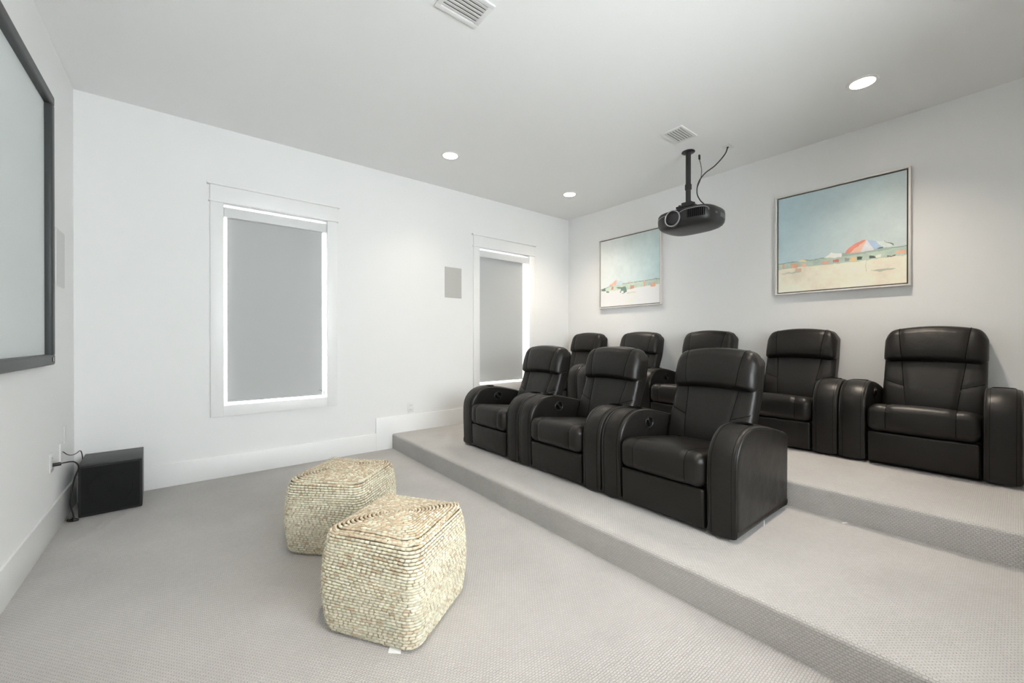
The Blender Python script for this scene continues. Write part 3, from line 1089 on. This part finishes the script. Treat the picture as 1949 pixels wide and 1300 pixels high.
painting(-3.333, 2.133, .485, 5, (168, 196, 205), (186, 200, 200), [(0, .687), (.42, .683), (1, .667)],
         [(0, .756), (.22, .749), (.51, .761), (1, .755)], (172, 192, 176), (222, 213, 190), [
    ((236, 232, 215), [(0.402, 0.687), (0.458, 0.643), (0.541, 0.669), (0.537, 0.703)]),
    ((226, 212, 150), [(0.171, 0.687), (0.212, 0.675), (0.259, 0.694), (0.253, 0.708)]),
    ((222, 160, 124), [(0.119, 0.704), (0.182, 0.713), (0.176, 0.755), (0.119, 0.747)]),
    ((226, 176, 146), [(0.208, 0.717), (0.249, 0.722), (0.249, 0.753), (0.208, 0.747)]),
    ((214, 182, 150), [(0.161, 0.759), (0.213, 0.766), (0.213, 0.803), (0.161, 0.796)]),
    ((218, 160, 130), [(0.038, 0.692), (0.057, 0.694), (0.057, 0.751), (0.038, 0.748)]),
    ((150, 172, 160), [(0.545, 0.660), (0.90, 0.668), (0.90, 0.685), (0.545, 0.70)]),
    ((222, 128, 104), [(0.564, 0.664), (0.604, 0.617), (0.665, 0.578), (0.728, 0.565), (0.604, 0.67)]),
    ((236, 178, 156), [(0.604, 0.67), (0.728, 0.565), (0.682, 0.679)]),
    ((206, 206, 212), [(0.682, 0.679), (0.728, 0.565), (0.778, 0.67)]),
    ((158, 186, 212), [(0.778, 0.67), (0.728, 0.565), (0.79, 0.591), (0.843, 0.666)]),
    ((196, 208, 204), [(0.79, 0.591), (0.843, 0.603), (0.917, 0.648), (0.91, 0.662), (0.843, 0.666)]),
    ((92, 108, 110), [(0.80, 0.660), (0.845, 0.655), (0.843, 0.668), (0.81, 0.670)]),
    ((92, 108, 104), [(0.845, 0.600), (0.918, 0.645), (0.912, 0.664), (0.907, 0.650)]),
    ((74, 96, 84), [(0.66, 0.717), (0.695, 0.722), (0.695, 0.752), (0.66, 0.747)]),
    ((224, 184, 118), [(0.608, 0.711), (0.652, 0.716), (0.652, 0.755), (0.608, 0.749)]),
    ((142, 152, 146), [(0.564, 0.716), (0.6, 0.718), (0.6, 0.749), (0.564, 0.746)]),
    ((208, 112, 98), [(0.472, 0.718), (0.518, 0.72), (0.518, 0.745), (0.472, 0.744)]),
    ((220, 164, 134), [(0.382, 0.719), (0.444, 0.722), (0.444, 0.752), (0.382, 0.748)]),
    ((84, 100, 90), [(0.746, 0.716), (0.775, 0.721), (0.791, 0.748), (0.746, 0.747)]),
    ((232, 222, 190), [(0.791, 0.727), (0.831, 0.722), (0.831, 0.749), (0.791, 0.748)]),
    ((228, 174, 138), [(0.93, 0.707), (0.995, 0.708), (0.995, 0.74), (0.93, 0.732)]),
    ((120, 100, 84), [(0.867, 0.74), (0.926, 0.744), (0.926, 0.754), (0.868, 0.751)]),
    ((178, 184, 160), [(0.75, 0.862), (0.824, 0.85), (0.934, 0.861), (0.895, 0.871), (0.824, 0.875)]),
    ((190, 194, 176), [(0.022, 0.796), (0.193, 0.792), (0.202, 0.805), (0.043, 0.809)]),
    ((188, 182, 164), [(0.724, 0.69), (0.728, 0.69), (0.728, 0.865), (0.724, 0.865)]),
], 'square beach painting with a large striped umbrella, hung above the end recliners')
painting(-1.113, 2.133, .485, 9, (214, 218, 214), (182, 206, 207), [(0, .735), (.196, .69), (.424, .679), (1, .671)],
         [(0, .766), (.182, .765), (.494, .773), (.652, .76), (1, .746)], (182, 198, 180), (236, 226, 213), [
    ((232, 168, 148), [(0.152, 0.689), (0.241, 0.638), (0.299, 0.616), (0.284, 0.697)]),
    ((190, 206, 210), [(0.299, 0.616), (0.361, 0.633), (0.424, 0.667), (0.383, 0.695), (0.284, 0.694)]),
    ((104, 132, 118), [(0.291, 0.728), (0.376, 0.761), (0.352, 0.8), (0.412, 0.828), (0.478, 0.8), (0.452, 0.725), (0.39, 0.733), (0.326, 0.726)]),
    ((96, 116, 104), [(0.016, 0.737), (0.085, 0.718), (0.1, 0.758), (0.032, 0.757)]),
    ((112, 128, 112), [(0.1, 0.77), (0.16, 0.77), (0.152, 0.794), (0.108, 0.789)]),
    ((226, 160, 136), [(0.756, 0.675), (0.774, 0.675), (0.777, 0.757), (0.758, 0.757)]),
    ((224, 166, 132), [(0.861, 0.721), (0.934, 0.718), (0.94, 0.771), (0.861, 0.769)]),
    ((198, 132, 104), [(0.204, 0.706), (0.241, 0.704), (0.241, 0.753), (0.204, 0.752)]),
    ((198, 146, 120), [(0.534, 0.724), (0.6, 0.719), (0.6, 0.772), (0.534, 0.771)]),
    ((228, 188, 178), [(0.494, 0.66), (0.547, 0.662), (0.541, 0.68), (0.5, 0.68)]),
    ((238, 230, 218), [(0.369, 0.784), (0.418, 0.783), (0.418, 0.819), (0.376, 0.817)]),
    ((206, 200, 188), [(0.473, 0.818), (0.627, 0.818), (0.627, 0.826), (0.48, 0.83)]),
    ((164, 190, 190), [(0.812, 0.715), (0.861, 0.71), (0.861, 0.749), (0.824, 0.75)]),
], 'square beach painting with a small red umbrella, hung nearest the window corner')

# ------------------------------------------------------------------ projector on its pole
PX, PY = 4.507, -2.330
pm = empty('projector_mount', (PX, PY, H))
tag(pm, 'black ceiling pole mount carrying the projector', 'mount')
lathe('ceiling_plate', [(.001, 0), (.060, 0), (.062, -.006), (.058, -.010), (.022, -.014), (.001, -.014)], M['mount'], pm, 36)
lathe('upper_tube', [(.024, -.005), (.024, -.335)], M['mount'], pm, 24)
lathe('collar', [(.024, -.322), (.031, -.324), (.031, -.372), (.024, -.375)], M['mount'], pm, 24)
lathe('lower_tube', [(.0235, -.36), (.0235, -.52)], M['mount'], pm, 24, cap1=True)
box('clamp_block', -.045, .045, -.050, .050, -.545, -.500, M['mount'], pm, bev=.006)
box('tilt_plate', -.10, .10, -.100, .075, -.566, -.545, M['mount'], pm, bev=.004)
box('spider_arm', -.15, .16, -.016, .016, -.585, -.566, M['mount'], pm, bev=.003)
box('spider_arm', -.016, .016, -.19, .17, -.585, -.566, M['mount'], pm, bev=.003)
for (a, b_) in ((.07, -.06), (-.06, -.085), (-.07, .05)):
    lathe('mount_knob', [(.012, -.552), (.014, -.545), (.012, -.530)], M['mount'], pm, 14, loc=(a, b_, 0), cap0=True, cap1=True)

pj = empty('projector', (PX + .025, PY - .012, H - .600))
tag(pj, 'black video projector with silver lens ring hanging upside down from its mount', 'projector')
PA, PB, PE = .232, .285, 3.4
PT = [(0.000, .90), (-.006, .945), (-.020, .985), (-.045, 1.0), (-.075, 1.0), (-.105, .995), (-.128, .975), (-.146, .93), (-.160, .86), (-.172, .74), (-.180, .56), (-.185, .30), (-.186, .05)]
def pk(z):
    for (z1, k1), (z0, k0) in zip(PT, PT[1:]):
        if z >= z0:
            return k0 + (k1 - k0) * (z - z0) / (z1 - z0)
    return PT[-1][1]
def pfront(y, z):
    k = pk(z)
    return -PA * k * max(0, 1 - min(1, abs(y) / (PB * k)) ** PE) ** (1 / PE)
def pside(x, z):
    k = pk(z)
    return -PB * k * max(0, 1 - min(1, abs(x) / (PA * k)) ** PE) ** (1 / PE)
v, f = [], []
NS = 72
for (z, k) in PT:
    for q in range(NS):
        a = 2 * math.pi * q / NS
        c, s_ = math.cos(a), math.sin(a)
        r_ = (abs(c) ** PE + abs(s_) ** PE) ** (-1 / PE)
        v.append((PA * k * r_ * c, PB * k * r_ * s_, z))
for i in range(len(PT) - 1):
    for q in range(NS):
        f.append((i * NS + q, (i + 1) * NS + q, (i + 1) * NS + (q + 1) % NS, i * NS + (q + 1) % NS))
f.append(tuple(range(NS)))
f.append(tuple((len(PT) - 1) * NS + q for q in range(NS))[::-1])
mobj('shell', pyd('shell', v, f), M['projector'], pj, sharp=50)
def patch(name, fn, a0, a1, b0, b1, off, mat, par, thick=.004, n=10):
    """a thin curved plate that hugs the shell; fn gives the points of the shell"""
    vv, ff = [], []
    for d in (off, off - thick):
        for i in range(n + 1):
            for j in range(3):
                vv.append(fn(a0 + (a1 - a0) * i / n, b0 + (b1 - b0) * j / 2, d))
    m = (n + 1) * 3
    for i in range(n):
        for j in range(2):
            q = i * 3 + j
            ff.append((q, q + 3, q + 4, q + 1))
            ff.append((m + q, m + q + 1, m + q + 4, m + q + 3))
    for i in range(n):
        ff.append((i * 3, m + i * 3, m + i * 3 + 3, i * 3 + 3))
        ff.append((i * 3 + 2, i * 3 + 5, m + i * 3 + 5, m + i * 3 + 2))
    ff.append((0, 1, m + 1, m)); ff.append((1, 2, m + 2, m + 1))
    e_ = n * 3
    ff.append((e_, m + e_, m + e_ + 1, e_ + 1)); ff.append((e_ + 1, m + e_ + 1, m + e_ + 2, e_ + 2))
    bm = bmesh.new()
    tm = pyd(name, vv, ff)
    bm.from_mesh(tm)
    bpy.data.meshes.remove(tm)
    return mobj(name, from_bm(bm, name), M[mat], par)
fF = lambda y, z, d: (pfront(y, z) - d, y, z)
fS = lambda x, z, d: (x, pside(x, z) - d, z)
box('back_cover', -.10, .15, -.19, .19, -.004, .004, M['projector'], pj, bev=.003)
ly, lz = .058, -.085
lb = lathe('lens_barrel', [(.076, -.160), (.076, -.240), (.070, -.242), (.066, -.232), (.060, -.214), (.056, -.206)], M['projector'], pj, 40, axis='X', loc=(0, ly, lz))
lathe('lens_ring', [(.0775, -.234), (.0775, -.243), (.073, -.246), (.068, -.242)], M['silver'], lb, 40, axis='X', loc=(0, ly, lz))
lathe('front_lens', [(.060, -.212), (.045, -.219), (.025, -.224), (.001, -.225)], M['lens'], lb, 36, axis='X', loc=(0, ly, lz))
vb = patch('vent_recess', fF, -.085, -.232, -.108, -.034, .0015, 'darkvoid', pj)
for k in range(9):
    yk = -.093 - .0160 * k
    patch('vent_slat', fF, yk, yk - .0040, -.106, -.036, .0045, 'mount', vb, n=2)
tube('silver_trim', catmull([fF(-.012, -.042, .002), fF(-.06, -.026, .002), fF(-.16, -.024, .002), fF(-.222, -.026, .002), fF(-.252, -.040, .002), fF(-.258, -.062, .002)], 6), .0030, M['silver'], pj, 6)
tube('silver_trim', catmull([fF(.125, -.040, .001), fF(.18, -.042, .001), fF(.23, -.052, .001), fF(.262, -.070, .001)], 6), .0022, M['silver'], pj, 6)
patch('side_sticker', fS, -.090, -.055, -.082, -.064, .0008, 'greyprint', pj, n=3)
patch('side_grille', fS, .005, .125, -.098, -.058, .0008, 'greyprint', pj, n=6)
for q in (-.16, .16):
    lathe('foot', [(.012, -.004), (.014, .010), (.008, .013)], M['mount'], pj, 14, loc=(-.14, q, 0), cap1=True)

cp = empty('ceiling_plate', (4.697, -2.621, H))
tag(cp, 'small white cable plate on the ceiling behind the projector pole', 'wall plate')
box('plate', -.058, .058, -.038, .038, -.005, 0, M['whiteplastic'], cp, bev=.002)
lathe('bushing', [(.010, -.005), (.010, -.010)], M['blackplastic'], cp, 14, cap1=True)
hc = empty('projector_cable', (4.697, -2.621, H - .01))
tag(hc, 'black cable drooping from the ceiling plate down to the projector', 'cable')
tube('cable', catmull(rel(hc, [(4.697, -2.621, H - .008), (4.68, -2.60, H - .075), (4.64, -2.53, H - .165), (4.59, -2.455, H - .23), (4.555, -2.41, H - .31),
                               (4.545, -2.398, H - .41), (4.552, -2.425, H - .49), (4.578, -2.468, H - .55), (4.60, -2.478, H - .590)]), 8), .0055, M['blackplastic'], hc, 8)
lc = empty('loose_cable', (4.56, -2.43, H - .2))
tag(lc, 'thin loose black cable with a plug sticking up beside the projector pole', 'cable')
tube('cable', catmull(rel(lc, [(4.560, -2.415, H - .09), (4.566, -2.425, H - .14), (4.572, -2.43, H - .20), (4.565, -2.425, H - .28), (4.544, -2.405, H - .36), (4.534, -2.402, H - .41)]), 8), .003, M['blackplastic'], lc, 7)
box('plug', 4.560 - 4.56 - .011, 4.560 - 4.56 + .011, .015 - .006, .015 + .006, .11, .155, M['blackplastic'], lc, bev=.002)

# ------------------------------------------------------------------ ceiling vents
def vent(cx, cy, w, d, ns, label):
    e = empty('ceiling_vent', (cx, cy, H))
    tag(e, label, 'vent', 'ceiling air vents')
    f = .028
    for q in ((-w / 2, w / 2, -d / 2, -d / 2 + f), (-w / 2, w / 2, d / 2 - f, d / 2), (-w / 2, -w / 2 + f, -d / 2 + f, d / 2 - f), (w / 2 - f, w / 2, -d / 2 + f, d / 2 - f)):
        box('frame_bar', q[0], q[1], q[2], q[3], -.010, 0, M['whiteplastic'], e, bev=.002)
    box('backing', -w / 2 + .01, w / 2 - .01, -d / 2 + .01, d / 2 - .01, -.0025, -.0005, M['duct'], e)
    for k in range(ns):
        y = -d / 2 + f + (d - 2 * f) * (k + .5) / ns
        sl = box('slat', -w / 2 + f - .002, w / 2 - f + .002, -(d - 2 * f) / ns * .40, (d - 2 * f) / ns * .40, -.001, .001, M['whiteplastic'], e)
        sl.location = (0, y, -.008)
        sl.rotation_euler = (math.radians(14), 0, 0)
vent(1.855, -2.448, .270, .205, 6, 'white louvred vent in the ceiling over the open carpet')
vent(4.117, -2.447, .272, .205, 6, 'white louvred vent in the ceiling beside the projector pole')

# ------------------------------------------------------------------ recessed downlights
LL = ['recessed downlight over the lower platform, between the two windows', 'recessed downlight in the window corner above the back row',
      'recessed downlight above the back row, in front of the large umbrella painting', 'recessed downlight over the open end of the three-seat row',
      'extra downlight added out of view near the projection screen as fill light']
for (lx, ly_), lab in zip(LAMPS, LL):
    e = empty('recessed_light', (lx, ly_, H))
    tag(e, lab, 'ceiling light', 'recessed ceiling downlights')
    lathe('trim_ring', [(.070, .004), (.072, -.004), (.080, -.006), (.092, -.003), (.094, 0.0)], M['baffle'], e, 48)
    lathe('baffle', [(.071, -.002), (.067, .030), (.060, .072)], M['baffle'], e, 48)
    lathe('lens', [(.0605, .070), (.001, .070)], M['lampglass'], e, 40)
    ld = bpy.data.lights.new('downlight', 'AREA')
    ld.shape = 'DISK'
    ld.size = .105
    ld.energy = LAMP_W_BACK if lx > 4 else (7.0 if lx < 1.5 else LAMP_W)  # the added lamp near the screen is raised to brighten the floor there
    ld.color = LAMP_COL
    ld.spread = math.radians(112)
    lo = bpy.data.objects.new('downlight', ld)
    lo.location = (0, 0, .062)
    link(lo, e)

# ------------------------------------------------------------------ scrap
s = mobj('paper_scrap', pyd('paper_scrap', [(-.018, -.006, 0), (.018, -.004, 0), (.016, .006, .001), (-.016, .004, .003), (-.018, -.006, .001), (.018, -.004, .001), (.016, .006, .002), (-.016, .004, .004)],
         [(3, 2, 1, 0), (4, 5, 6, 7), (0, 1, 5, 4), (1, 2, 6, 5), (2, 3, 7, 6), (3, 0, 4, 7)]), M['paper'], None, smooth=False)
s.location = (3.560, -3.752, R1 + .001)
s.rotation_euler = (0, 0, math.radians(-30))
tag(s, 'tiny scrap of white paper on the lower platform at the foot of the upper step', 'paper')
